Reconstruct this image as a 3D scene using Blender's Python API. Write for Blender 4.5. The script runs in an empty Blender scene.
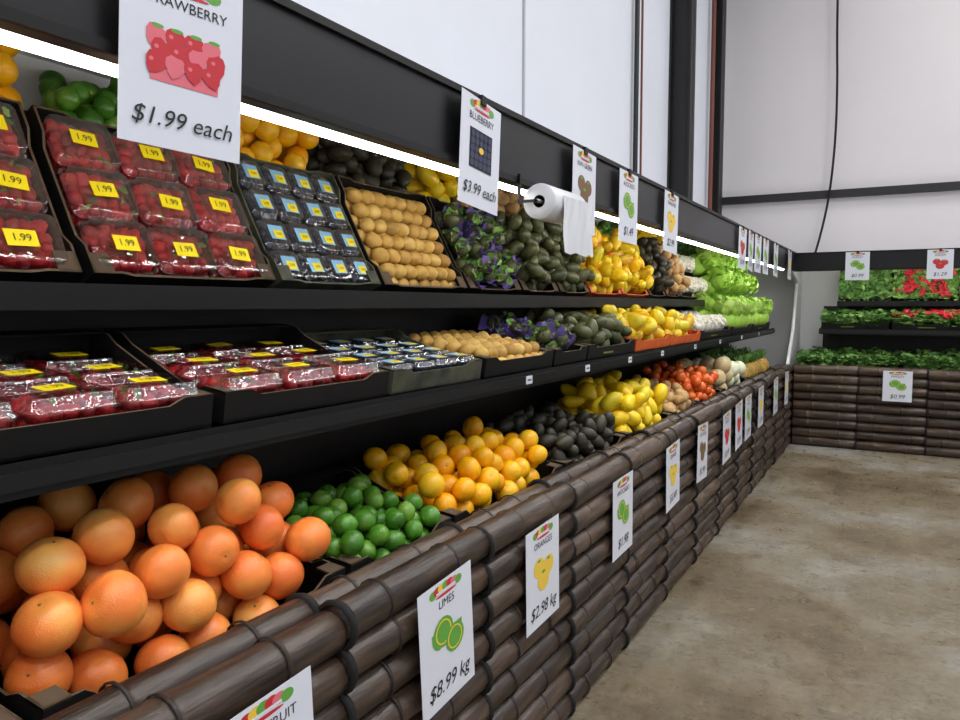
import bpy, math
import numpy as np
from mathutils import Matrix, Vector
rng = np.random.default_rng(7)
U = rng.uniform

# ------------------------------------------------------------------ helpers
def lin(c):
    out = []
    for v in c:
        v = v/255.0
        out.append(v/12.92 if v <= .04045 else ((v+.055)/1.055)**2.4)
    return tuple(out)+(1.0,)

class T:
    def __init__(s, v, f):
        s.v = np.array(v, float).reshape(-1, 3)
        s.loops = np.array([i for q in f for i in q], dtype=np.int64)
        s.cnt = np.array([len(q) for q in f], dtype=np.int64)

class MB:
    def __init__(s):
        s.v=[]; s.l=[]; s.c=[]; s.m=[]; s.s=[]; s.r=[]; s.n=0
    def add(s, t, mat=0, R=None, sc=1.0, loc=(0,0,0), rnd=None, smooth=True):
        v = t.v*np.array(sc)
        if R is not None: v = v@np.array(R).T
        v = v+np.array(loc, float)
        s.v.append(v); s.l.append(t.loops+s.n); s.c.append(t.cnt)
        s.m.append(np.full(len(t.cnt), mat)); s.s.append(np.full(len(t.cnt), smooth))
        s.r.append(np.full(len(v), U() if rnd is None else rnd)); s.n += len(v)
    def box(s, x0,x1,y0,y1,z0,z1, mat=0, rnd=None):
        s.add(BOX, mat, sc=(x1-x0,y1-y0,z1-z0), loc=(x0,y0,z0), rnd=rnd, smooth=False)
    def build(s, name, M, mats):
        V=np.concatenate(s.v); Lp=np.concatenate(s.l); C=np.concatenate(s.c)
        me=bpy.data.meshes.new(name)
        me.vertices.add(len(V)); me.vertices.foreach_set('co', V.ravel())
        me.loops.add(len(Lp)); me.loops.foreach_set('vertex_index', Lp.astype(np.int32))
        me.polygons.add(len(C))
        st=np.concatenate([[0],np.cumsum(C)[:-1]]).astype(np.int32)
        me.polygons.foreach_set('loop_start', st)
        me.polygons.foreach_set('material_index', np.concatenate(s.m).astype(np.int32))
        me.polygons.foreach_set('use_smooth', np.concatenate(s.s).astype(bool))
        me.update(calc_edges=True)
        a=me.attributes.new('rnd','FLOAT','POINT'); a.data.foreach_set('value', np.concatenate(s.r))
        me.validate()
        for m in mats: me.materials.append(m)
        o=bpy.data.objects.new(name, me); bpy.context.scene.collection.objects.link(o)
        o.matrix_world=M
        return o

BOX = T([(0,0,0),(1,0,0),(1,1,0),(0,1,0),(0,0,1),(1,0,1),(1,1,1),(0,1,1)],
        [(0,3,2,1),(4,5,6,7),(0,1,5,4),(1,2,6,5),(2,3,7,6),(3,0,4,7)])
QUAD = T([(-.5,-.5,0),(.5,-.5,0),(.5,.5,0),(-.5,.5,0)],[(0,1,2,3)])

def rotx(a): c,s=math.cos(a),math.sin(a); return np.array([[1,0,0],[0,c,-s],[0,s,c]])
def roty(a): c,s=math.cos(a),math.sin(a); return np.array([[c,0,s],[0,1,0],[-s,0,c]])
def rotz(a): c,s=math.cos(a),math.sin(a); return np.array([[c,-s,0],[s,c,0],[0,0,1]])
def rrand(): return rotz(U(0,6.28))@rotx(math.acos(U(-1,1)))@rotz(U(0,6.28))

def revolve(prof, seg=14):
    v=[];f=[];rings=[]
    for r,z in prof:
        if r<1e-6: rings.append([len(v)]); v.append((0,0,z))
        else:
            rings.append(list(range(len(v),len(v)+seg)))
            for k in range(seg):
                a=2*math.pi*k/seg; v.append((r*math.cos(a),r*math.sin(a),z))
    for A,B in zip(rings[:-1],rings[1:]):
        for k in range(seg):
            k2=(k+1)%seg
            if len(A)==1 and len(B)==1: continue
            if len(A)==1: f.append((A[0],B[k2],B[k]))
            elif len(B)==1: f.append((A[k],A[k2],B[0]))
            else: f.append((A[k],A[k2],B[k2],B[k]))
    return T(v,f)
def sphp(n, fr=lambda t:1.0, fz=lambda t:0.0, zs=1.0):
    P=[]
    for i in range(n+1):
        t=math.pi*i/n   # 0 bottom
        r=math.sin(t)*fr(t); z=-math.cos(t)*zs+fz(t)
        P.append((0 if i in(0,n) else r, z))
    return P
def disc(n=16): return T([(math.cos(2*math.pi*k/n),math.sin(2*math.pi*k/n),0) for k in range(n)],[tuple(range(n))])
DISC=disc()
SPH=revolve(sphp(8),12); SPHLO=revolve(sphp(5),8); SPHHI=revolve(sphp(14),22)
ORANGE=revolve(sphp(18,fz=lambda t:-.09*math.exp(-((math.pi-t)/.22)**2),zs=.93),28)
ORLO=revolve(sphp(9,fz=lambda t:-.07*math.exp(-((math.pi-t)/.3)**2),zs=.94),14)
LIME=revolve(sphp(10,fz=lambda t:.12*math.exp(-((math.pi-t)/.25)**2)-.06*math.exp(-(t/.25)**2),zs=1.08),16)
AVO=revolve(sphp(10,fr=lambda t:.95-.33*(t/math.pi)**2,zs=1.35),12)
KIWI=revolve(sphp(9,zs=1.3),12)
TOM=revolve(sphp(9,fz=lambda t:-.12*math.exp(-((math.pi-t)/.4)**2),zs=.85),14)
BERRY=revolve([(0,-1.2),(.45,-.95),(.8,-.3),(.95,.3),(.7,.75),(0,.85)],8)
def lumpy(base, amp, k, seed):
    r=np.random.default_rng(seed); d=r.normal(size=(k,3)); d/=np.linalg.norm(d,axis=1)[:,None]
    n=base.v/np.linalg.norm(base.v,axis=1)[:,None]
    t=T(base.v,[]); t.loops=base.loops; t.cnt=base.cnt
    w=sum(np.maximum(0,n@dd)**4*amp*s for dd,s in zip(d,r.uniform(-1,1,k)))
    t.v=base.v*(1+w)[:,None]; return t
POT=[lumpy(KIWI,.25,6,i) for i in range(4)]
QUI=[lumpy(AVO,.34,7,i+20) for i in range(5)]
ORG=[lumpy(ORANGE,.06,6,i+40) for i in range(4)]

def leaf(nx=4, ny=6, ruff=.12, curl=.5, seed=0):
    r=np.random.default_rng(seed); v=[];f=[]
    for j in range(ny+1):
        t=j/ny; w=.15+.5*math.sin(min(1,t*1.05)*math.pi)**.6 if j<ny else .12
        for i in range(nx+1):
            s=i/nx*2-1
            v.append((s*w+r.uniform(-.05,.05), t, curl*t*t+.15*s*s+ruff*math.sin(s*7+t*9+seed)*abs(s)+r.uniform(-.04,.04)))
    for j in range(ny):
        for i in range(nx):
            a=j*(nx+1)+i; f.append((a,a+1,a+nx+2,a+nx+1))
    return T(v,f)
LEAVES=[leaf(seed=i,ruff=.2) for i in range(5)]
def parsley(seed):
    r=np.random.default_rng(seed); v=[];f=[]
    for a in (-.9,0,.9):
        c,s=math.cos(a),math.sin(a); b=len(v)
        for x,y,z in ((0,0,0),(.25,.45,.08),(.38,.8,0),(.1,.95,-.1),(0,1.1,.05),(-.15,.9,-.05),(-.38,.75,0),(-.22,.4,.1)):
            x+=r.uniform(-.05,.05); v.append((x*c-y*s, x*s+y*c, z+.2*y))
        f.append(tuple(range(b,b+8)))
    return T(v,f)
PARS=[parsley(i) for i in range(4)]

def prism(pts, t):
    n=len(pts)
    v=[(a,b,0) for a,b in pts]+[(a,b,t) for a,b in pts]
    caps=T(v,[tuple(range(n))[::-1],tuple(range(n,2*n))])
    sides=T(v,[(i,(i+1)%n,n+(i+1)%n,n+i) for i in range(n)])
    return caps,sides
def rr(w,d,r,k=3):
    P=[]
    for cx,cy,a0 in ((w/2-r,d/2-r,0),(-w/2+r,d/2-r,90),(-w/2+r,-d/2+r,180),(w/2-r,-d/2+r,270)):
        for i in range(k+1):
            a=math.radians(a0+90*i/k); P.append((cx+r*math.cos(a),cy+r*math.sin(a)))
    return P
def loft(secs, cap0=True, cap1=True):
    v=[];f=[];n=None
    for w,d,r,z in secs:
        P=rr(w,d,r); n=len(P); v+=[(x,y,z) for x,y in P]
    for j in range(len(secs)-1):
        for i in range(n):
            f.append((j*n+i,j*n+(i+1)%n,(j+1)*n+(i+1)%n,(j+1)*n+i))
    if cap0: f.append(tuple(range(n))[::-1])
    if cap1: f.append(tuple(range((len(secs)-1)*n,len(secs)*n)))
    return T(v,f)

_tc={}
def text(s, shear=0):
    if (s,shear) in _tc: return _tc[(s,shear)]
    cu=bpy.data.curves.new('t','FONT'); cu.body=s; cu.align_x='CENTER'; cu.align_y='CENTER'; cu.size=1; cu.resolution_u=3; cu.shear=shear
    o=bpy.data.objects.new('t',cu); bpy.context.scene.collection.objects.link(o)
    bpy.context.view_layer.update()
    me=bpy.data.meshes.new_from_object(o.evaluated_get(bpy.context.evaluated_depsgraph_get()))
    t=T([tuple(v.co) for v in me.vertices],[tuple(p.vertices) for p in me.polygons])
    bpy.data.objects.remove(o); bpy.data.meshes.remove(me)
    _tc[(s,shear)]=t; return t

# ------------------------------------------------------------------ materials
def mat(name, cols, rough=.5, nscale=20, nmix=.4, bump=0, bscale=60, metal=0, spec=.5, stretch=None, emis=None):
    m=bpy.data.materials.new(name); m.use_nodes=True; nt=m.node_tree; N=nt.nodes; Lk=nt.links
    b=N['Principled BSDF']; b.inputs['Roughness'].default_value=rough; b.inputs['Metallic'].default_value=metal
    b.inputs['Specular IOR Level'].default_value=spec
    if emis:
        b.inputs['Emission Color'].default_value=(1,.97,.93,1); b.inputs['Emission Strength'].default_value=emis
    if not isinstance(cols,list): cols=[cols]
    tc=N.new('ShaderNodeTexCoord'); mp=N.new('ShaderNodeMapping'); Lk.new(tc.outputs['Object'],mp.inputs[0])
    if stretch: mp.inputs['Scale'].default_value=stretch
    if len(cols)==1: b.inputs['Base Color'].default_value=lin(cols[0])
    else:
        at=N.new('ShaderNodeAttribute'); at.attribute_name='rnd'
        nz=N.new('ShaderNodeTexNoise'); nz.inputs['Scale'].default_value=nscale; nz.inputs['Detail'].default_value=3
        Lk.new(mp.outputs[0],nz.inputs['Vector'])
        m1=N.new('ShaderNodeMapRange'); m1.inputs['From Min'].default_value=.3; m1.inputs['From Max'].default_value=.7
        Lk.new(nz.outputs['Fac'],m1.inputs['Value'])
        mx=N.new('ShaderNodeMix'); mx.inputs['Factor'].default_value=nmix
        Lk.new(at.outputs['Fac'],mx.inputs[2]); Lk.new(m1.outputs[0],mx.inputs[3])
        cr=N.new('ShaderNodeValToRGB'); e=cr.color_ramp.elements
        while len(e)<len(cols): e.new(.5)
        for i,c in enumerate(cols): e[i].position=i/(len(cols)-1); e[i].color=lin(c)
        Lk.new(mx.outputs[0],cr.inputs[0]); Lk.new(cr.outputs[0],b.inputs['Base Color'])
    if bump:
        n2=N.new('ShaderNodeTexNoise'); n2.inputs['Scale'].default_value=bscale; n2.inputs['Detail'].default_value=4
        Lk.new(mp.outputs[0],n2.inputs['Vector'])
        bp=N.new('ShaderNodeBump'); bp.inputs['Strength'].default_value=bump; bp.inputs['Distance'].default_value=.004
        Lk.new(n2.outputs['Fac'],bp.inputs['Height']); Lk.new(bp.outputs[0],b.inputs['Normal'])
    return m

K={}
K['black']=mat('black_enamel',(12,12,13),.45,spec=.3)
K['fascia']=mat('fascia_black',(14,15,17),.36,spec=.4)
K['white']=mat('white_liner',(236,237,238),.5)
K['carton']=mat('black_carton',[(9,9,9),(24,22,21)],.7,nscale=6,nmix=.5,bump=.1,spec=.25)
K['kraft']=mat('kraft_edge',(84,68,50),.8)
K['cream']=mat('green_print_carton',[(88,90,70),(34,36,30)],.7,nscale=12,nmix=.9)
K['redcarton']=mat('red_carton',[(190,40,25),(220,120,30)],.6)
K['purple']=mat('purple_tissue',[(66,50,118),(120,98,176)],.7,bump=.6,bscale=30)
K['printg']=mat('green_print',(110,130,30),.6)
K['grape']=mat('grapefruit_skin',[(214,96,46),(234,118,52),(242,138,62),(246,164,78),(246,192,100)],.31,nscale=11,nmix=.5,bump=.28,bscale=320)
K['orange']=mat('orange_skin',[(248,156,4),(252,186,12),(252,202,44)],.33,nscale=14,bump=.3,bscale=260)
K['lime']=mat('lime_skin',[(38,84,16),(72,132,34),(140,178,70)],.3,nscale=26,bump=.25,bscale=200)
K['quince']=mat('quince_skin',[(236,190,10),(250,214,28),(206,192,44)],.42,nscale=14,bump=.3,bscale=60)
K['avo']=mat('avocado_skin',[(24,24,18),(54,48,34),(48,56,30)],.5,nscale=30,bump=.6,bscale=160)
K['avog']=mat('green_avocado_skin',[(38,50,26),(84,88,48),(46,46,40)],.4,nscale=20,bump=.5,bscale=140)
K['kiwi']=mat('kiwi_skin',[(156,116,52),(206,164,80),(222,188,108)],.6,nscale=30,bump=.3,bscale=300)
K['potato']=mat('potato_skin',[(156,118,72),(206,168,112),(136,92,56)],.8,nscale=25,bump=.4,bscale=90)
K['tomato']=mat('tomato_skin',[(216,80,24),(238,120,44),(196,44,20)],.25,nscale=12)
K['cant']=mat('cantaloupe_rind',[(176,150,104),(204,186,140)],.7,nscale=60,bump=.8,bscale=90)
K['honey']=mat('honeydew_rind',[(210,214,178),(232,232,206)],.4,nscale=14)
K['mango']=mat('mango_skin',[(240,176,10),(250,210,30),(210,196,40),(230,90,30)],.35,nscale=12)
K['straw']=mat('strawberry_flesh',[(96,6,14),(162,12,24),(206,40,44)],.3,nscale=60,bump=.5,bscale=420)
K['blue']=mat('blueberry_skin',[(20,24,44),(44,52,84)],.5,nscale=60)
K['green']=mat('leaf_green',[(56,100,34),(100,148,60),(150,190,100)],.6,nscale=20)
K['dgreen']=mat('herb_green',[(52,92,36),(90,138,58),(140,178,96)],.65,nscale=15)
K['lett']=mat('lettuce_leaf',[(150,206,60),(190,232,100),(222,246,156)],.5,nscale=12)
K['caul']=mat('cauliflower_curd',[(228,222,200),(244,242,230)],.8,nscale=40,bump=.8,bscale=120)
K['rad']=mat('radish_skin',[(180,20,40),(216,44,64)],.35)
K['pine']=mat('pineapple_rind',[(122,96,40),(176,136,54),(100,104,46)],.7,nscale=60,bump=.9,bscale=70)
K['stem']=mat('stem_button',(110,104,40),.8)
K['yel']=mat('yellow_price_label',(250,226,10),.5)
K['ink']=mat('black_ink',(20,20,22),.6)
K['paper']=mat('laminated_paper',(220,224,235),.25)
K['lred']=mat('print_red',(196,40,52),.5)
K['lpink']=mat('print_pink',(224,110,124),.5)
K['lgreen']=mat('print_green',(96,164,64),.5)
K['lyel']=mat('print_yellow',(236,198,70),.5)
K['lbrown']=mat('print_brown',(120,90,60),.5)
K['lblue']=mat('print_blue',(50,56,90),.5)
K['cyan']=mat('blue_label',(130,184,222),.4)
K['rope']=mat('black_twine',(12,10,9),.8)
K['steel']=mat('galvanised_steel',(150,152,156),.35,metal=.8)
K['tube']=mat('fluorescent_tube',(255,255,255),.5,emis=21)
K['bag']=mat('plastic_bag_film',(218,221,226),.35)
K['bamboo']=mat('dark_bamboo',[(28,21,17),(50,39,32),(76,61,50),(108,90,74)],.34,nscale=16,nmix=.6,bump=.5,bscale=45,stretch=(.3,2.2,2.2),spec=.5)
K['node']=mat('bamboo_node',[(16,12,10),(44,34,28)],.6,nscale=30)

def plastic():
    m=bpy.data.materials.new('clear_plastic'); m.use_nodes=True; nt=m.node_tree; N=nt.nodes; Lk=nt.links
    N.remove(N['Principled BSDF']); out=N['Material Output']
    tr=N.new('ShaderNodeBsdfTransparent'); tr.inputs[0].default_value=(.96,.96,.97,1)
    gl=N.new('ShaderNodeBsdfGlossy'); gl.inputs['Roughness'].default_value=.07; gl.inputs[0].default_value=(.95,.97,1,1)
    lw=N.new('ShaderNodeLayerWeight'); lw.inputs[0].default_value=.3
    mr=N.new('ShaderNodeMapRange'); mr.inputs['To Min'].default_value=.08; mr.inputs['To Max'].default_value=.65
    Lk.new(lw.outputs['Facing'],mr.inputs[0])
    mx=N.new('ShaderNodeMixShader'); Lk.new(mr.outputs[0],mx.inputs[0]); Lk.new(tr.outputs[0],mx.inputs[1]); Lk.new(gl.outputs[0],mx.inputs[2])
    nz=N.new('ShaderNodeTexNoise'); nz.inputs['Scale'].default_value=35
    tc=N.new('ShaderNodeTexCoord'); Lk.new(tc.outputs['Object'],nz.inputs['Vector'])
    bp=N.new('ShaderNodeBump'); bp.inputs['Strength'].default_value=.9; bp.inputs['Distance'].default_value=.008
    Lk.new(nz.outputs[0],bp.inputs['Height']); Lk.new(bp.outputs[0],gl.inputs['Normal'])
    Lk.new(mx.outputs[0],out.inputs[0]); return m
K['plastic']=plastic()
KL=list(K.keys()); KM=[K[k] for k in KL]; I={k:i for i,k in enumerate(KL)}

def build(mb,name,M):
    used=sorted(set(int(x) for a in mb.m for x in np.unique(a)))
    mp={u:i for i,u in enumerate(used)}
    mb.m=[np.vectorize(mp.get)(a) for a in mb.m]
    return mb.build(name,M,[KM[u] for u in used])

FL=Matrix.Rotation(math.pi/2,4,'Z')
FB=Matrix.Translation((0,7.6,0))

# ------------------------------------------------------------------ room
def wallmat(name, base, floor=False):
    m=bpy.data.materials.new(name); m.use_nodes=True; nt=m.node_tree; N=nt.nodes; Lk=nt.links; b=N['Principled BSDF']
    tc=N.new('ShaderNodeTexCoord')
    def noise(sc,det=5,rough=.6,dist=0,st=None,off=None):
        n=N.new('ShaderNodeTexNoise'); n.inputs['Scale'].default_value=sc; n.inputs['Detail'].default_value=det; n.inputs['Roughness'].default_value=rough
        n.inputs['Distortion'].default_value=dist
        mp=N.new('ShaderNodeMapping'); Lk.new(tc.outputs['Object'],mp.inputs[0]); Lk.new(mp.outputs[0],n.inputs['Vector'])
        if st: mp.inputs['Scale'].default_value=st
        if off: mp.inputs['Location'].default_value=off
        return n
    def ramp(src,stops):
        r=N.new('ShaderNodeValToRGB'); e=r.color_ramp.elements
        while len(e)<len(stops): e.new(.5)
        for i,(p,c) in enumerate(stops): e[i].position=p; e[i].color=c
        Lk.new(src,r.inputs[0]); return r
    def mul(a,bb,f,mode='MULTIPLY'):
        x=N.new('ShaderNodeMix'); x.data_type='RGBA'; x.blend_type=mode; x.inputs[0].default_value=f
        Lk.new(a,x.inputs[6]); Lk.new(bb,x.inputs[7]); return x.outputs[2]
    g=lambda v:(v,v,v,1)
    if floor:
        r1=ramp(noise(.8,6,.55).outputs[0],[(.36,lin((100,86,64))),(.46,lin((128,114,90))),(.55,lin((142,134,118))),(.66,lin((166,164,158)))])
        r2=ramp(noise(4,12,.85,.1).outputs[0],[(.36,(.38,.34,.28,1)),(.44,(.75,.72,.67,1)),(.52,g(1)),(.66,g(1.25))])
        r3=ramp(noise(26,10,.85).outputs[0],[(.38,(.42,.38,.33,1)),(.47,g(.88)),(.56,g(1.02)),(.66,g(1.25))])
        r4=ramp(noise(2.2,14,.9,.1,off=(3,5,0)).outputs[0],[(.53,g(1)),(.57,(.66,.58,.48,1)),(.64,(.5,.42,.33,1))])
        vo=N.new('ShaderNodeTexVoronoi'); vo.inputs['Scale'].default_value=9; Lk.new(tc.outputs['Object'],vo.inputs['Vector'])
        r5=ramp(vo.outputs['Distance'],[(.05,g(.35)),(.09,g(1))])
        nm=ramp(noise(7,4,.6,off=(9,1,0)).outputs[0],[(.5,g(0)),(.56,g(1))])
        c=mul(r1.outputs[0],r2.outputs[0],.7); c=mul(c,r3.outputs[0],.85); c=mul(c,r4.outputs[0],.75)
        x=N.new('ShaderNodeMix'); x.data_type='RGBA'; x.blend_type='MULTIPLY'; Lk.new(nm.outputs[0],x.inputs[0]); Lk.new(c,x.inputs[6]); Lk.new(r5.outputs[0],x.inputs[7]); c=x.outputs[2]
        Lk.new(c,b.inputs['Base Color'])
        rr_=ramp(noise(9,10,.8).outputs[0],[(.38,g(.2)),(.62,g(.5))]); Lk.new(rr_.outputs[0],b.inputs['Roughness'])
        b.inputs['Specular IOR Level'].default_value=.6
        bp=N.new('ShaderNodeBump'); bp.inputs['Strength'].default_value=.6; bp.inputs['Distance'].default_value=.01
        Lk.new(noise(26,10,.85).outputs[0],bp.inputs['Height']); Lk.new(bp.outputs[0],b.inputs['Normal'])
    else:
        r1=ramp(noise(.7,4).outputs[0],[(.3,tuple(x*.93 for x in lin(base)[:3])+(1,)),(.7,lin(base))])
        r2=ramp(noise(3,8,.8).outputs[0],[(.68,(1,1,1,1)),(.74,(.7,.68,.66,1))])
        Lk.new(mul(r1.outputs[0],r2.outputs[0],.5),b.inputs['Base Color']); b.inputs['Roughness'].default_value=.6
    return m
WM=wallmat('painted_white_panel',(216,220,229)); WB=wallmat('painted_back_wall',(214,210,212)); CM=wallmat('ceiling_paint',(215,215,215))
FM=wallmat('stained_concrete',None,True)
def slab(name,x0,x1,y0,y1,z0,z1,m):
    mb=MB(); mb.box(x0,x1,y0,y1,z0,z1); return mb.build(name,Matrix(),[m])
WX=-2.12; WY=10.0; XR=4.6; YF=-4; HC=6.6
slab('floor',WX-.1,XR+.1,YF-.1,WY+.1,-.1,0,FM)
slab('wall_left',WX-.1,WX,YF,WY,0,HC,WM)
slab('wall_back',WX-.1,XR+.1,WY,WY+.1,0,HC,WB)
slab('wall_right',XR,XR+.1,YF,WY,0,HC,WM)
slab('wall_front',WX-.1,XR+.1,YF-.1,YF,0,HC,WM)
slab('ceiling',WX-.1,XR+.1,YF-.1,WY+.1,HC,HC+.1,CM)
grey=mat('seam_grey',(168,170,178),.6); dk=mat('column_black',(20,20,22),.5); rust=mat('rusty_pipe',(110,58,44),.6)
for i,y in enumerate((1.2,4.3,)): slab('trim_%d'%(i+1),WX,WX+.012,y,y+.018,2.3,HC,grey)
slab('trim_3',WX,XR,WY-.08,WY,2.78,2.87,dk)
def ibeam(name,x0,x1,y0,y1):
    mb=MB(); t=.02
    mb.box(x0,x0+t,y0,y1,2.22,HC); mb.box(x1-t,x1,y0,y1,2.22,HC); mb.box(x0,x1,(y0+y1)/2-t/2,(y0+y1)/2+t/2,2.22,HC)
    return mb.build(name,Matrix(),[dk])
ibeam('steel_column',WX,WX+.22,7.62,7.8)
ibeam('steel_column',WX,WX+.12,9.5,9.7)
def tube(pts,r,name,m):
    cu=bpy.data.curves.new(name,'CURVE'); cu.dimensions='3D'; cu.bevel_depth=r; cu.bevel_resolution=3
    sp=cu.splines.new('NURBS'); sp.points.add(len(pts)-1)
    for p,q in zip(sp.points,pts): p.co=(*q,1)
    sp.use_endpoint_u=True; sp.order_u=3
    o=bpy.data.objects.new(name,cu); bpy.context.scene.collection.objects.link(o); cu.materials.append(m); return o
tube([(WX+.04,6.46,2.25),(WX+.04,6.46,4.5),(WX+.04,6.46,HC)],.022,'electrical_conduit',dk)
tube([(WX+.06,6.56,2.25),(WX+.05,6.56,4.5),(WX+.05,6.56,HC)],.01,'wall_pipe',rust)
tube([(WX+.06,9.3,2.25),(WX+.06,9.3,4.5),(WX+.06,9.3,HC)],.026,'wall_pipe',rust)
tube([(-.79,9.9,HC),(-.79,9.9,5),(-.74,9.88,3.8),(-.78,9.88,2.9),(-.88,9.85,2.3),(-1.0,9.8,1.85),(-1.2,9.75,1.72),(-1.3,9.75,1.5)],.013,'hanging_power_cable',K['rope'])

# ------------------------------------------------------------------ display cases
def case(F,x0,x1,s0,s1,u0,u1,c0,c1,roof1,back0,name,rz=2.17):
    mb=MB()
    def P(pts,a,b,m):
        caps,sides=prism(pts,b-a)
        R=np.array([[0,0,1],[1,0,0],[0,1,0]])
        mb.add(caps,I[m],R,loc=(a,0,0),smooth=False); mb.add(sides,I[m],R,loc=(a,0,0),smooth=False)
    mb.box(x0,x1,1.09,1.13,.0,.80,I['black'])
    P([(1.13,.66),(2.0,.74),(2.0,.71),(1.13,.63)],x0,x1,'black')
    P([(1.70,.70),(1.73,.70),(1.73,1.49),(1.70,1.49)],s0,s1,'black')
    mb.box(back0,roof1,2.08,2.11,0,rz+.02,I['white'])
    P([(1.22,1.19),(1.235,1.19),(1.235,1.215),(1.72,1.29),(1.72,1.31),(1.24,1.235),(1.22,1.25)],s0,s1,'black')
    mb.box(s0,s1,1.212,1.22,1.205,1.235,I['fascia'])
    x=s0+.05
    while x<s1:
        P([(1.26,1.215),(1.70,1.285),(1.70,1.16),(1.66,1.16)],x,x+.012,'black'); x+=.92
    P([(1.47,1.49),(2.08,1.49),(2.08,1.515),(1.485,1.515),(1.485,1.545),(1.47,1.545)],u0,u1,'black')
    P([(1.60,1.515),(1.615,1.515),(1.815,1.89),(1.80,1.89)],u0,u1,'black')
    P([(1.80,1.865),(2.08,1.90),(2.08,1.885),(1.80,1.85)],u0,u1,'black')
    mb.box(c0,c1,.995,1.04,1.86,2.05,I['fascia'])
    mb.box(c0,c1,.985,.995,1.855,1.872,I['black']); mb.box(c0,c1,.985,.995,2.036,2.052,I['black'])
    P([(1.04,2.0),(2.08,rz),(2.08,rz+.025),(1.04,2.03)],c0,roof1,'white')
    mb.box(c0,c1,1.085,1.155,1.895,1.925,I['white'])
    mb.box(c0,c1,1.11,1.13,1.92,2.02,I['white'])
    cyl=revolve([(0,0),(1,0),(1,1),(0,1)],12)
    x=c0+.03
    while x<c1-.3:
        e=min(x+1.2,c1-.03)
        mb.add(cyl,I['tube'],roty(math.pi/2),sc=(.013,.013,e-x-.01),loc=(x,1.12,1.881),smooth=True); x+=1.205
    P([(1.13,0),(2.08,0),(2.08,rz),(1.06,2.0),(1.06,1.9),(1.75,1.75),(1.5,1.2),(1.13,.86)],x0-.03,x0,'white')
    return build(mb,name,F)
case(FL,-.9,9.7,-.9,8.8,-.9,8.8,-.9,8.6,9.7,-.9,'refrigerated_produce_case')
case(FB,-1.05,2.9,-.77,2.9,-.62,2.9,-1.0,2.9,2.9,-2.05,'refrigerated_produce_case',rz=2.0)

def bamboo(F,x0,x1,name):
    mb=MB(); r=.048; seg=.62
    def pole(xa,L,y,z,rs=1.0,dz=0):
        p=[(0,0),(.95,0),(1,.006)]
        nodes=sorted([L*(.2+.12*U()),L*(.62+.2*U())])
        for n in nodes: p+=[(1.0,n-.016),(1.08,n-.004),(1.06,n+.004),(.95,n+.008),(1.0,n+.02)]
        p+=[(1,L-.006),(.95,L),(0,L)]
        rs*=U(.92,1.04)
        t=revolve([(a*r*rs,b) for a,b in p],16)
        R=roty(math.pi/2+U(-.010,.010))@rotz(U(0,6.28))
        mb.add(t,I['bamboo'],R,loc=(xa,y+U(-.004,.004),z+U(-.003,.003)+dz))
        ring=revolve([(1.03*r,-.004),(1.1*r,-.0025),(1.1*r,.0025),(1.03*r,.004)],16)
        for n in nodes: mb.add(ring,I['node'],R,loc=(xa+n,y,z+dz),rnd=U())
    tie=revolve([(1.0*r,-.010),(1.16*r,-.008),(1.22*r,0),(1.16*r,.008),(1.0*r,.010)],14)
    x=x0
    while x<x1-.1:
        L=min(seg,x1-x); off=U(-.006,.006); dz=U(-.008,.008)
        for k in range(9):
            pole(x+.003,L-.006,1.035+off,.050+.0955*k,dz=dz if k else 0)
            if x>x0: mb.add(tie,I['rope'],roty(math.pi/2),loc=(x+U(-.008,.008),1.035,.048+.0955*k))
        pole(x+.003,L-.006,1.124,.812+off,.95)
        if x>x0: mb.add(tie,I['rope'],roty(math.pi/2),loc=(x,1.124,.812))
        x+=seg
    return build(mb,name,F)
bamboo(FL,-.66,8.64,'bamboo_pole_cladding'); bamboo(FB,-.985,2.8,'bamboo_pole_cladding')

# ------------------------------------------------------------------ produce
LV={'bin':(1.195,.69,7,.46,.165,.14),'mid':(1.245,1.248,8.8,.42,.07,.055),'up':(1.59,1.53,62,.43,.085,.075),'top':(1.83,1.885,7,.24,.075,.07)}
def carton(mb,L,D,H,Hf,m='carton',Hb=None):
    t=.006; mb.box(0,L,0,D,0,t,I[m]); Hb=Hb or H
    km=I['kraft'] if m=='carton' else I[m]
    def wall(pts,M3,loc):
        caps,sides=prism(pts,t)
        mb.add(caps,I[m],M3,loc=loc,smooth=False)
        mb.add(T(sides.v,[tuple(sides.loops[i*4:i*4+4]) for i in range(2,7)]),km,M3,loc=loc,smooth=False)
    def pr(W,h0,h1,dip):
        c=min(.07,W*.16); return [(0,0),(W,0),(W,h1),(W-c,h1),(W-c*1.5,h1-dip),(c*1.5,h0-dip),(c,h0),(0,h0)]
    A=np.array([[1,0,0],[0,0,-1],[0,1,0]])
    B=np.array([[0,0,1],[1,0,0],[0,1,0]])
    wall(pr(L,H,H,H-Hf),A,(0,t,0)); wall(pr(L,Hb,Hb,.012),A,(0,D,0))
    wall(pr(D,H,Hb,.018),B,(0,0,0)); wall(pr(D,H,Hb,.018),B,(L-t,0,0))
    mb.box(.0,.05,0,.05,H-.004,H,km); mb.box(L-.05,L,0,.05,H-.004,H,km)
    if Hb>H+.02: mb.box(0,L,D-.05,D,Hb-.003,Hb,I[m])
    if m=='carton' and U()<.4: mb.box(L*.3,L*.5,-.0012,0,Hf*.35,Hf*.5,I['printg'])

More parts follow.
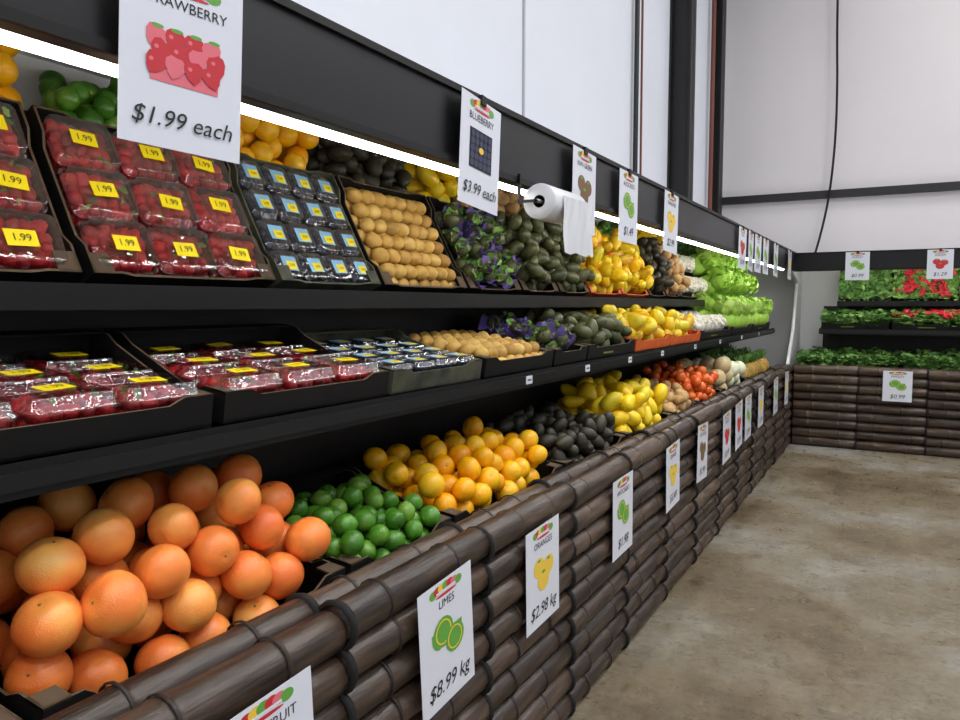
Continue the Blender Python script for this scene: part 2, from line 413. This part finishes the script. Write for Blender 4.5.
def pile(L,D,r,n,floor,mound=0,slope=0,m=.008,k=30,sp=.95):
    pos=np.zeros((0,3)); s=2*r*sp
    for i in range(n):
        xs=U(r+m,L-r-m,k); ys=U(r+m,D-r-m,k); z=np.full(k,floor+r)+slope*ys
        if len(pos):
            d2=(xs[:,None]-pos[:,0])**2+(ys[:,None]-pos[:,1])**2
            h=np.where(d2<s*s, pos[:,2]+np.sqrt(np.maximum(0,s*s-d2)), -9).max(axis=1)
            z=np.maximum(z,h)
        cost=z+mound*(np.abs(xs/L-.5)**2+np.abs(ys/D-.5)**2)
        b=int(np.argmin(cost)); pos=np.vstack([pos,[xs[b],ys[b],z[b]]])
    return pos
def fill(mb,ts,m,L,D,r,layers,floor,mound=0,slope=0,sp=.95,stem=False):
    n=int(layers*L*D/((2*r)**2*.95))
    for p in pile(L,D,r,n,floor,mound,slope,sp=sp):
        t=ts[int(U(0,len(ts)))]; R=rrand()
        if stem and U()<.6: R=rotz(U(0,6.28))@rotx(U(-1.9,1.9))
        sc=r*U(.92,1.06); mb.add(t,I[m],R,sc=sc,loc=p)
        if stem and U()<.5: mb.add(SPHLO,I['stem'],R,sc=sc*np.array((.06,.06,.04)),loc=p+R@np.array((0,0,.84*sc)))

def clam(mb,cx,cy,z,w,d,h,kind):
    tray=loft([(w*.84,d*.84,.012,0),(w*.86,d*.86,.014,.003),(w*.94,d*.94,.016,h*.62),(w,d,.018,h*.64),(w,d,.018,h*.70)],cap1=False)
    lid=loft([(w*.99,d*.99,.018,h*.70),(w*.93,d*.93,.018,h*.74),(w*.88,d*.88,.016,h*.98),(w*.84,d*.84,.014,h),(w*.6,d*.6,.01,h*.985)],cap0=False)
    R=rotz(U(-.05,.05))
    mb.add(tray,I['plastic'],R,loc=(cx,cy,z)); mb.add(lid,I['plastic'],R,loc=(cx,cy,z))
    if kind=='straw':
        nx,ny=5,4; r=min(w/nx,d/ny)*.54
        for j in range(2):
            for a in range(nx):
                for b in range(ny):
                    mb.add(BERRY,I['straw'],rrand(),sc=r*U(.95,1.2),loc=(cx+(a-(nx-1)/2)*w*.165+U(-.004,.004),cy+(b-(ny-1)/2)*d*.205+U(-.004,.004),z+r*1.1+j*(h*.80-r*2.2)))
                    if j and U()<.25: mb.add(PARS[0],I['green'],rrand(),sc=r*.8,loc=(cx+(a-2)*w*.165,cy+(b-1.5)*d*.205,z+h*.8))
        Rl=R@rotz(U(-.15,.15))
        lx,ly=cx+U(-.012,.012),cy+U(-.01,.01)
        mb.add(QUAD,I['yel'],Rl,sc=(w*.37,d*.29,1),loc=(lx,ly,z+h+.001),smooth=False)
        mb.add(text('1.99'),I['ink'],Rl,sc=d*.18,loc=(lx,ly,z+h+.0018),smooth=False)
    else:
        for a in range(5):
            for b in range(5):
                mb.add(SPHLO,I['blue'],None,sc=.0105,loc=(cx+(a-2)*w*.17+U(-.002,.002),cy+(b-2)*d*.17+U(-.002,.002),z+h*.6+U(-.004,.004)))
        mb.box(cx-w*.36,cx+w*.36,cy-d*.36,cy+d*.36,z+.004,z+h*.5,I['blue'])
        mb.add(QUAD,I['cyan'],R,sc=(w*.56,d*.48,1),loc=(cx,cy,z+h+.0008),smooth=False)
        mb.add(QUAD,I['yel'],R,sc=(w*.36,d*.28,1),loc=(cx+w*.05,cy-d*.06,z+h+.0014),smooth=False)
        mb.add(text('3.99'),I['ink'],R,sc=d*.14,loc=(cx+w*.05,cy-d*.06,z+h+.002),smooth=False)

def leaves(mb,ts,m,L,D,n,size,z0,z1,up=.9):
    for i in range(n):
        x,y=U(0,L),U(0,D); z=U(z0,z1)
        z+=.02*math.sin(x*23+y*9)
        R=rotz(U(0,6.28))@rotx(U(-.3,1.3)*up)
        mb.add(ts[int(U(0,len(ts)))],I[m],R,sc=size*U(.6,1.3),loc=(x,y,z),smooth=True)
def head(mb,c,r,m,n=26):
    mb.add(SPH,I[m],rrand(),sc=r*.75,loc=c,rnd=.2)
    for i in range(n):
        az=U(0,6.28)
        R=rotz(az)@rotx(U(.5,1.5)); off=R@np.array((0,1,0))
        mb.add(LEAVES[int(U(0,5))],I[m],R,sc=r*U(.8,1.15),loc=np.array(c)+off*r*.25)

NAMES={'grape':'crate_of_grapefruit','lime':'crate_of_limes','orange':'crate_of_oranges','avo':'crate_of_avocados','quince':'crate_of_quinces','potato':'crate_of_potatoes','tomato':'crate_of_tomatoes','melon':'crate_of_melons','pine':'crate_of_pineapples','straw':'crate_of_strawberry_punnets','blue':'crate_of_blueberry_punnets','kiwi':'crate_of_kiwis','artichoke':'crate_of_artichokes','avog':'crate_of_green_avocados','mango':'crate_of_mangoes','caul':'crate_of_cauliflowers','lett':'crate_of_lettuces','parsley':'crate_of_parsley','rad':'crate_of_radishes'}
PINE=revolve(sphp(12,fr=lambda t:1+.06*math.cos(t*14),zs=1.35),14)
def crate(F,lv,x0,x1,kind,mult=1.0):
    a,z,tilt,D,H,Hf=LV[lv]; L=x1-x0-.012; mb=MB()
    cm={'blue':'cream','mango':'redcarton'}.get(kind,'carton')
    Hb=H
    if lv=='mid' and kind in('straw','blue'): Hb=.135 if kind=='straw' else .11
    if lv=='bin' and kind in('lime','orange'): Hb=.22
    carton(mb,L,D,H,Hf,cm,Hb)
    fb={'bin':.075,'mid':.012,'up':.012,'top':.02}[lv]
    one={'bin':.72,'mid':.72,'up':.75,'top':.8}[lv]*mult
    if kind=='grape': fill(mb,ORG,'grape',L,D,.055,2.0*mult,.03,mound=.13,stem=True,slope=.12)
    elif kind=='orange': fill(mb,[ORLO] if lv!='bin' else ORG,'orange',L,D,.043,2.15*one,fb,mound=.07,stem=True)
    elif kind=='lime': fill(mb,[LIME],'lime',L,D*(.85 if lv=='bin' else 1),.03,2.4*one,fb,mound=.05)
    elif kind=='avo': fill(mb,[AVO],'avo',L,D,.036,2.5*one,fb,mound=.04)
    elif kind=='avog': fill(mb,[AVO],'avog',L,D,.038,2.1*one,fb-.01,mound=.03)
    elif kind=='quince': fill(mb,QUI,'quince',L,D,.047,2.7*one,fb+.01,mound=.09)
    elif kind=='potato': fill(mb,POT,'potato',L,D,.035,2.6*one,fb,mound=.03)
    elif kind=='tomato': fill(mb,[TOM],'tomato',L,D,.038,3*one,fb+.02,mound=.05)
    elif kind=='mango': fill(mb,QUI,'mango',L,D,.043,1.9*one,fb,mound=.03)
    elif kind=='melon':
        P=pile(L,D,.07,int(1.35*L*D/.0196),.05,mound=.05)
        for i,p in enumerate(P): mb.add(SPHHI,I['honey' if p[0]>L*.5 else 'cant'],rrand(),sc=.07*np.array((1,1,1.06)),loc=p)
    elif kind=='pine':
        nx=int(L/.13)
        for i in range(nx):
            for j in range(3):
                c=np.array(((i+.5)*L/nx,.08+j*.15,.17)); R=rotz(U(-.4,.4))@rotx(-.5+U(-.3,.3))
                mb.add(PINE,I['pine'],R,sc=.06,loc=c)
                for q in range(14):
                    Rq=R@rotz(q*2.4)@rotx(U(.5,1.3)); mb.add(LEAVES[0],I['dgreen'],Rq,sc=(.02,.1,.03),loc=c+R@np.array((0,0,.075)))
    elif kind=='straw':
        nx=3; ny=3; w=(L-.02)/nx; d=(D-.016)/ny; h=.082
        for i in range(nx):
            for j in range(ny): clam(mb,.01+(i+.5)*w,.008+(j+.5)*d,.012,w*.97,d*.96,h,'straw')
    elif kind=='blue':
        nx=4; ny=4; w=(L-.02)/nx; d=(D-.016)/ny
        for i in range(nx):
            for j in range(ny): clam(mb,.01+(i+.5)*w,.008+(j+.5)*d,.03,w*.94,d*.94,.05,'blue')
    elif kind=='kiwi':
        for ly in range(2):
            NX=int(L/.064); NY=int(D/.060); nx=NX-ly; ny=NY-ly
            for i in range(nx):
                for j in range(ny):
                    mb.add(KIWI,I['kiwi'],rotz(U(-.3,.3))@rotx(U(-.2,.2))@roty(math.pi/2),sc=.027*U(.95,1.08),
                       loc=(.036+(i+.5*ly)*(L-.072)/(NX-1),.033+(j+.5*ly)*(D-.066)/(NY-1),.035+ly*.035+U(-.003,.003)))
    elif kind=='artichoke':
        for i in range(22):
            mb.add(LEAVES[int(U(0,5))],I['purple'],rotz(U(0,6.28))@rotx(U(-.2,.5)),sc=.09,loc=(U(.05,L-.05),U(.05,D-.05),U(.03,.07)))
        for p in pile(L,D,.038,int(.75*1.3*L*D/.0055),.012):
            mb.add(SPH,I['avog'],rrand(),sc=.034,loc=p,rnd=.6)
            for q in range(12): mb.add(LEAVES[q%5],I['green' if q%3 else 'purple'],rrand(),sc=(.03,.034,.02),loc=p+np.array((U(-.02,.02),U(-.02,.02),U(0,.03))))
    elif kind=='caul':
        nx=max(2,int(L/.17)); ny=max(1,int(D/.17))
        for i in range(nx):
            for j in range(ny):
                c=np.array(((i+.5)*L/nx,(j+.5)*D/ny,.085)); mb.add(SPH,I['caul'],None,sc=.065,loc=c)
                for q in range(30):
                    d=rrand()@np.array((0,0,1)); d[2]=abs(d[2]); mb.add(SPHLO,I['caul'],None,sc=.02,loc=c+d*.06)
                for q in range(9): mb.add(LEAVES[q%5],I['lett'],rotz(q*.7)@rotx(.8),sc=.085,loc=c+np.array((0,0,-.04)))
    elif kind=='lett':
        nx=max(2,int(L/.2)); ny=max(1,int(D/.2))
        for i in range(nx):
            for j in range(ny): head(mb,((i+.5)*L/nx+U(-.02,.02),(j+.5)*D/ny,.11),.135,'lett',40)
    elif kind in('parsley','rad'):
        zt={'bin':(.16,.27),'mid':(.06,.14),'up':(.04,.12)}[lv]
        n=int(L*D*7000)
        mb.box(.01,L-.01,.01,D-.01,.006,zt[0]-.03,I['dgreen'])
        leaves(mb,PARS,'dgreen' if kind=='parsley' else 'green',L,D,n,.028,zt[0]-.02,zt[1])
        if kind=='rad':
            nb=int(L*D/.009)
            for i in range(nb):
                c=np.array((U(.03,L-.03),U(.03,D-.03),zt[1]))
                for q in range(9): mb.add(SPHLO,I['rad'],rrand(),sc=(.016,.016,.02),loc=c+np.array((U(-.035,.035),U(-.03,.03),U(-.015,.015))))
    M=F@Matrix.Translation((x0,a,z))@Matrix.Rotation(math.radians(tilt),4,'X')
    return build(mb,NAMES[kind],M)

B=[(-.14,.64,'grape',.75),(.66,1.42,'grape'),(1.43,1.92,'lime'),(1.93,2.78,'orange'),(2.8,3.58,'avo'),(3.6,4.44,'quince'),(4.46,5.05,'potato'),(5.07,5.9,'tomato'),(5.92,6.95,'melon'),(6.97,8.4,'pine')]
Mi=[(-.1,.48,'straw'),(.5,1.08,'straw'),(1.10,1.69,'straw'),(1.70,2.22,'blue'),(2.24,2.82,'kiwi',1.1),(2.83,3.2,'artichoke'),(3.21,3.9,'avog'),(3.91,4.6,'mango'),(4.61,5.4,'mango'),(5.41,6.5,'caul'),(6.51,7.5,'lett'),(7.51,8.6,'lett')]
Up=[(-.15,.40,'straw'),(.41,.985,'straw'),(1.0,1.55,'straw'),(1.56,2.03,'blue'),(2.04,2.6,'kiwi'),(2.61,3.09,'artichoke'),(3.10,3.52,'avog'),(3.53,3.95,'avog'),(3.96,4.5,'mango'),(4.51,5.07,'mango'),(5.08,5.5,'avo'),(5.51,5.9,'potato'),(5.91,6.8,'caul'),(6.81,8.6,'lett')]
To=[(.5,1.12,'orange'),(1.13,1.62,'lime'),(1.63,2.14,'orange'),(2.15,2.74,'avo'),(2.75,3.12,'quince'),(3.13,3.6,'potato'),(3.61,4.2,'potato'),(4.21,4.9,'mango'),(4.91,5.7,'lime'),(5.71,6.6,'quince'),(6.61,8.5,'lime')]
for lv,LS in (('bin',B),('mid',Mi),('up',Up),('top',To)):
    for q in LS: crate(FL,lv,*q)
for a,b,k in ((-.98,.0,'parsley'),(.02,1.0,'parsley'),(1.02,2.0,'parsley'),(2.02,2.8,'parsley')): crate(FB,'bin',a,b,k)
for a,b,k in ((-.75,-.1,'parsley'),(-.08,.7,'rad'),(.72,1.6,'rad'),(1.62,2.8,'parsley')): crate(FB,'mid',a,b,k)
for a,b,k in ((-.6,-.1,'parsley'),(-.08,.5,'rad'),(.52,1.4,'rad'),(1.42,2.8,'parsley')): crate(FB,'up',a,b,k)

# ------------------------------------------------------------------ signs
LF=T([(0,-1,0),(.5,-.5,0),(.62,0,0),(.45,.55,0),(0,1,0),(-.45,.55,0),(-.62,0,0),(-.5,-.5,0)],[tuple(range(8))])
STR=T([(0,-1,0),(.45,-.65,0),(.8,0,0),(.8,.5,0),(.45,.85,0),(0,.8,0),(-.45,.85,0),(-.8,.5,0),(-.8,0,0),(-.45,-.65,0)],[tuple(range(10))])
def sign(F,x,y,z_top,title,price,kind,w=.22,h=.285,ang=0,name='hanging_price_sign',clip=True,yaw=0):
    mb=MB(); t=.0008
    mb.box(-w/2,w/2,-h,0,-t,0,I['paper'])
    e=[.0004]
    def put(tt,m,cx,cy,sc,R=None):
        e[0]+=.00005; mb.add(tt,I[m],R,sc=sc,loc=(cx,cy,e[0]),smooth=False)
    for i,(m) in enumerate(('lgreen','lred','lyel','lgreen','lred','lpink','lgreen')):
        put(DISC,m,(i-3)*w*.078,-h*.075+math.cos((i-3)*.5)*h*.022,(w*.07,h*.036,1))
    put(DISC,'lred',0,-h*.115,(w*.2,h*.012,1)); put(QUAD,'paper',0,-h*.085,(w*.36,h*.018,1))
    put(text(title),'ink',0,-h*.185,min(w*.12,w*1.15/len(title)))
    cy=-h*.47
    if kind=='straw':
        put(QUAD,'lpink',.01*w,cy-h*.13,(w*.56,h*.07,1))
        for j in range(3):
            for i in range(4):
                px,py=(i-1.5)*w*.155+(j%2)*w*.04,cy+h*.08-j*h*.075
                put(STR,'lred' if (i+j)%3 else 'lpink',px,py,(w*.10,h*.07,1),rotz((i*1.3+j)%1-.5)); put(DISC,'lpink',px-.006,py+.004,(w*.018,h*.012,1))
                if j==0: put(DISC,'lgreen',px+.003,py+h*.055,(w*.05,h*.012,1))
    elif kind=='blue':
        put(QUAD,'ink',0,cy,(w*.56,h*.36,1))
        for i in range(25): put(DISC,'lblue',(i%5-2)*w*.105,cy+(i//5-2)*h*.066,(w*.045,h*.03,1))
        put(DISC,'lyel',0,cy,(w*.06,h*.03,1))
    elif kind in('lime','avo','green'):
        put(LF,'lgreen',-.18*w,cy+.02*h,(w*.15,h*.11,1),rotz(.9)); put(LF,'lgreen',.16*w,cy-.02*h,(w*.15,h*.12,1),rotz(-.8))
        for px,py,s in ((-.06,.06,1.15),(.1,-.05,1.1)):
            put(DISC,'lgreen',px*w*1.3,cy+py*h,(w*.16*s,h*.105*s,1)); put(DISC,'lyel',px*w*1.3,cy+py*h,(w*.125*s,h*.085*s,1)); put(DISC,'lgreen',px*w*1.3,cy+py*h,(w*.11*s,h*.075*s,1))
    else:
        m={'lemon':'lyel','kiwi':'lbrown','red':'lred','yel':'lyel','pot':'lbrown'}[kind]
        for px,py,s in ((-.1,.06,1.1),(.12,.03,1.1),(0,-.08,1.25)):
            put(DISC,m,px*w*1.3,cy+py*h,(w*.14*s,h*.09*s,1)); put(DISC,'lgreen',px*w*1.3,cy+py*h+h*.06*s,(w*.04*s,h*.015*s,1))
    put(text(price,.25),'ink',0,-h*.84,w*(.19 if len(price)>8 else .225))
    if clip: mb.box(-.012,.012,-.012,.012,-.006,.006,I['ink'])
    base=F@Matrix.Translation((x,y,z_top))@Matrix.Rotation(math.pi/2,4,'X')@Matrix.Rotation(yaw,4,'Y')@Matrix.Rotation(ang,4,'Z')
    return build(mb,name,base)
H=[(.79,'STRAWBERRY','$1.99 each','straw'),(1.735,'BLUEBERRY','$3.99 each','blue'),(2.46,'KIWI GREEN','$3.99','kiwi'),(2.94,'AVOCADO','$1.49','avo'),(3.58,'MANGOES','$2.99','yel'),
   (5.41,'PLUMS','$2.99','red'),(5.74,'BEANS','$2.49','green'),(6.05,'KALE','$1.99','green'),(6.42,'PEARS','$2.49','lime'),(6.98,'LETTUCE','$1.99','green'),(7.9,'SQUASH','$1.29','yel')]
for i,(x,t,p,k) in enumerate(H): sign(FL,x,.95 if i==0 else .97,1.992 if i==0 else 2.03,t,p,k,w=.192 if i==0 else .215,h=.262 if i==0 else .28,ang=(-.05,-.08,-.03,-.02,-.05)[i%5] if i else -.05,yaw=-.2 if i==0 else U(-.08,.02))
for x,t,p,k in ((-.41,'PARSLEY','$0.99','green'),(.31,'RADISH','$1.29','red'),(1.4,'CELERY','$1.99','green')): sign(FB,x,.972,2.04,t,p,k)
S=[(.93,'GRAPEFRUIT','$1.49','red',.80),(1.545,'LIMES','$8.99 kg','lime',.82),(2.13,'ORANGES','$2.98 kg','lemon',.805),(2.92,'AVOCADO','$1.98','avo',.80),(3.69,'QUINCE','$3.49','yel',.81),(4.34,'POTATOES','$1.99','pot',.82),(5.02,'TOMATO','$2.49','red',.8),(5.43,'PLUMS','$2.99','red',.82),(5.8,'MELON','$3.99','lime',.83),(6.38,'SWEDE','$1.99','yel',.84),(7.2,'MELON','$3.99','green',.84),(7.95,'PINEAPPLE','$3.99','yel',.84)]
for i,(x,t,p,k,zt) in enumerate(S): sign(FL,x,.970,zt,t,p,k,w=.25,h=.325,ang=(.05,.07,.03,.02,.05,-.03)[i%6],name='bamboo_price_sign',clip=False)
sign(FB,-.01,.970,.84,'PARSLEY','$0.99','green',w=.26,h=.31,name='bamboo_price_sign',clip=False)

mb=MB()
for x in (2.5,3.1,3.7,4.3,5.1,5.9,6.8,7.7): mb.box(x,x+.05,1.209,1.2115,1.205,1.235,I['paper']); mb.box(x+.01,x+.04,1.2085,1.209,1.217,1.223,I['ink'])
build(mb,'shelf_price_tags',FL)

# bag roll
mb=MB()
RY=roty(math.pi/2); x0,x1,yy,zz=1.99,2.24,.925,1.80
roll=revolve([(.018,0),(.050,0),(.052,.004),(.052,x1-x0-.004),(.050,x1-x0),(.018,x1-x0)],28)
mb.add(roll,I['bag'],RY,loc=(x0,yy,zz),rnd=.5)
mb.add(revolve([(.018,-.001),(.018,x1-x0+.001)],16),I['ink'],RY,loc=(x0,yy,zz))
mb.add(revolve([(0,-.02),(.006,-.02),(.006,x1-x0+.02),(0,x1-x0+.02)],10),I['steel'],RY,loc=(x0,yy,zz))
for xx in (x0-.02,x1+.012):
    mb.box(xx,xx+.008,yy-.004,.985,zz-.004,zz+.004,I['black']); mb.box(xx,xx+.008,.977,.985,zz,1.88,I['black'])
v=[];f=[]; nx,nz=22,12; sw=.23
for j in range(nz+1):
    for i in range(nx+1):
        k=j/nz; v.append((x0+.05+i/nx*sw*(1+.08*k)+.006*k*math.sin(i*.9), yy-.0535-.006*k*math.sin(i*.7+1)-.002*math.sin(i*1.2+j*.6), zz+.02-k*.165-.003*math.sin(i*1.3)*k))
for j in range(nz):
    for i in range(nx): a=j*(nx+1)+i; f.append((a,a+1,a+nx+2,a+nx+1))
mb.add(T(v,f),I['bag'],None)
build(mb,'produce_bag_roll',FL)

# ------------------------------------------------------------------ lights
def area(n,loc,sx,sy,p,col=(1,.985,.965)):
    l=bpy.data.lights.new(n,'AREA'); l.shape='RECTANGLE'; l.size=sx; l.size_y=sy; l.energy=p; l.color=col
    o=bpy.data.objects.new(n,l); o.location=loc; bpy.context.scene.collection.objects.link(o); return o
for x in (1.2,3.4):
    for y in (-2,1.2,4.4,7.6): area('ceiling_light_panel',(x,y,HC-.05),.5,1.6,74)
w=bpy.data.worlds.new('world'); bpy.context.scene.world=w; w.use_nodes=True
w.node_tree.nodes['Background'].inputs[0].default_value=(.8,.85,.95,1); w.node_tree.nodes['Background'].inputs[1].default_value=.3

cam=bpy.data.cameras.new('camera'); cam.lens=28; cam.sensor_width=36; cam.clip_start=.05
co=bpy.data.objects.new('camera',cam); bpy.context.scene.collection.objects.link(co)
co.location=(0,0,1.5); co.rotation_euler=(math.radians(90-4.2),0,math.radians(29.4)); bpy.context.scene.camera=co
bpy.context.scene.view_settings.view_transform='Standard'
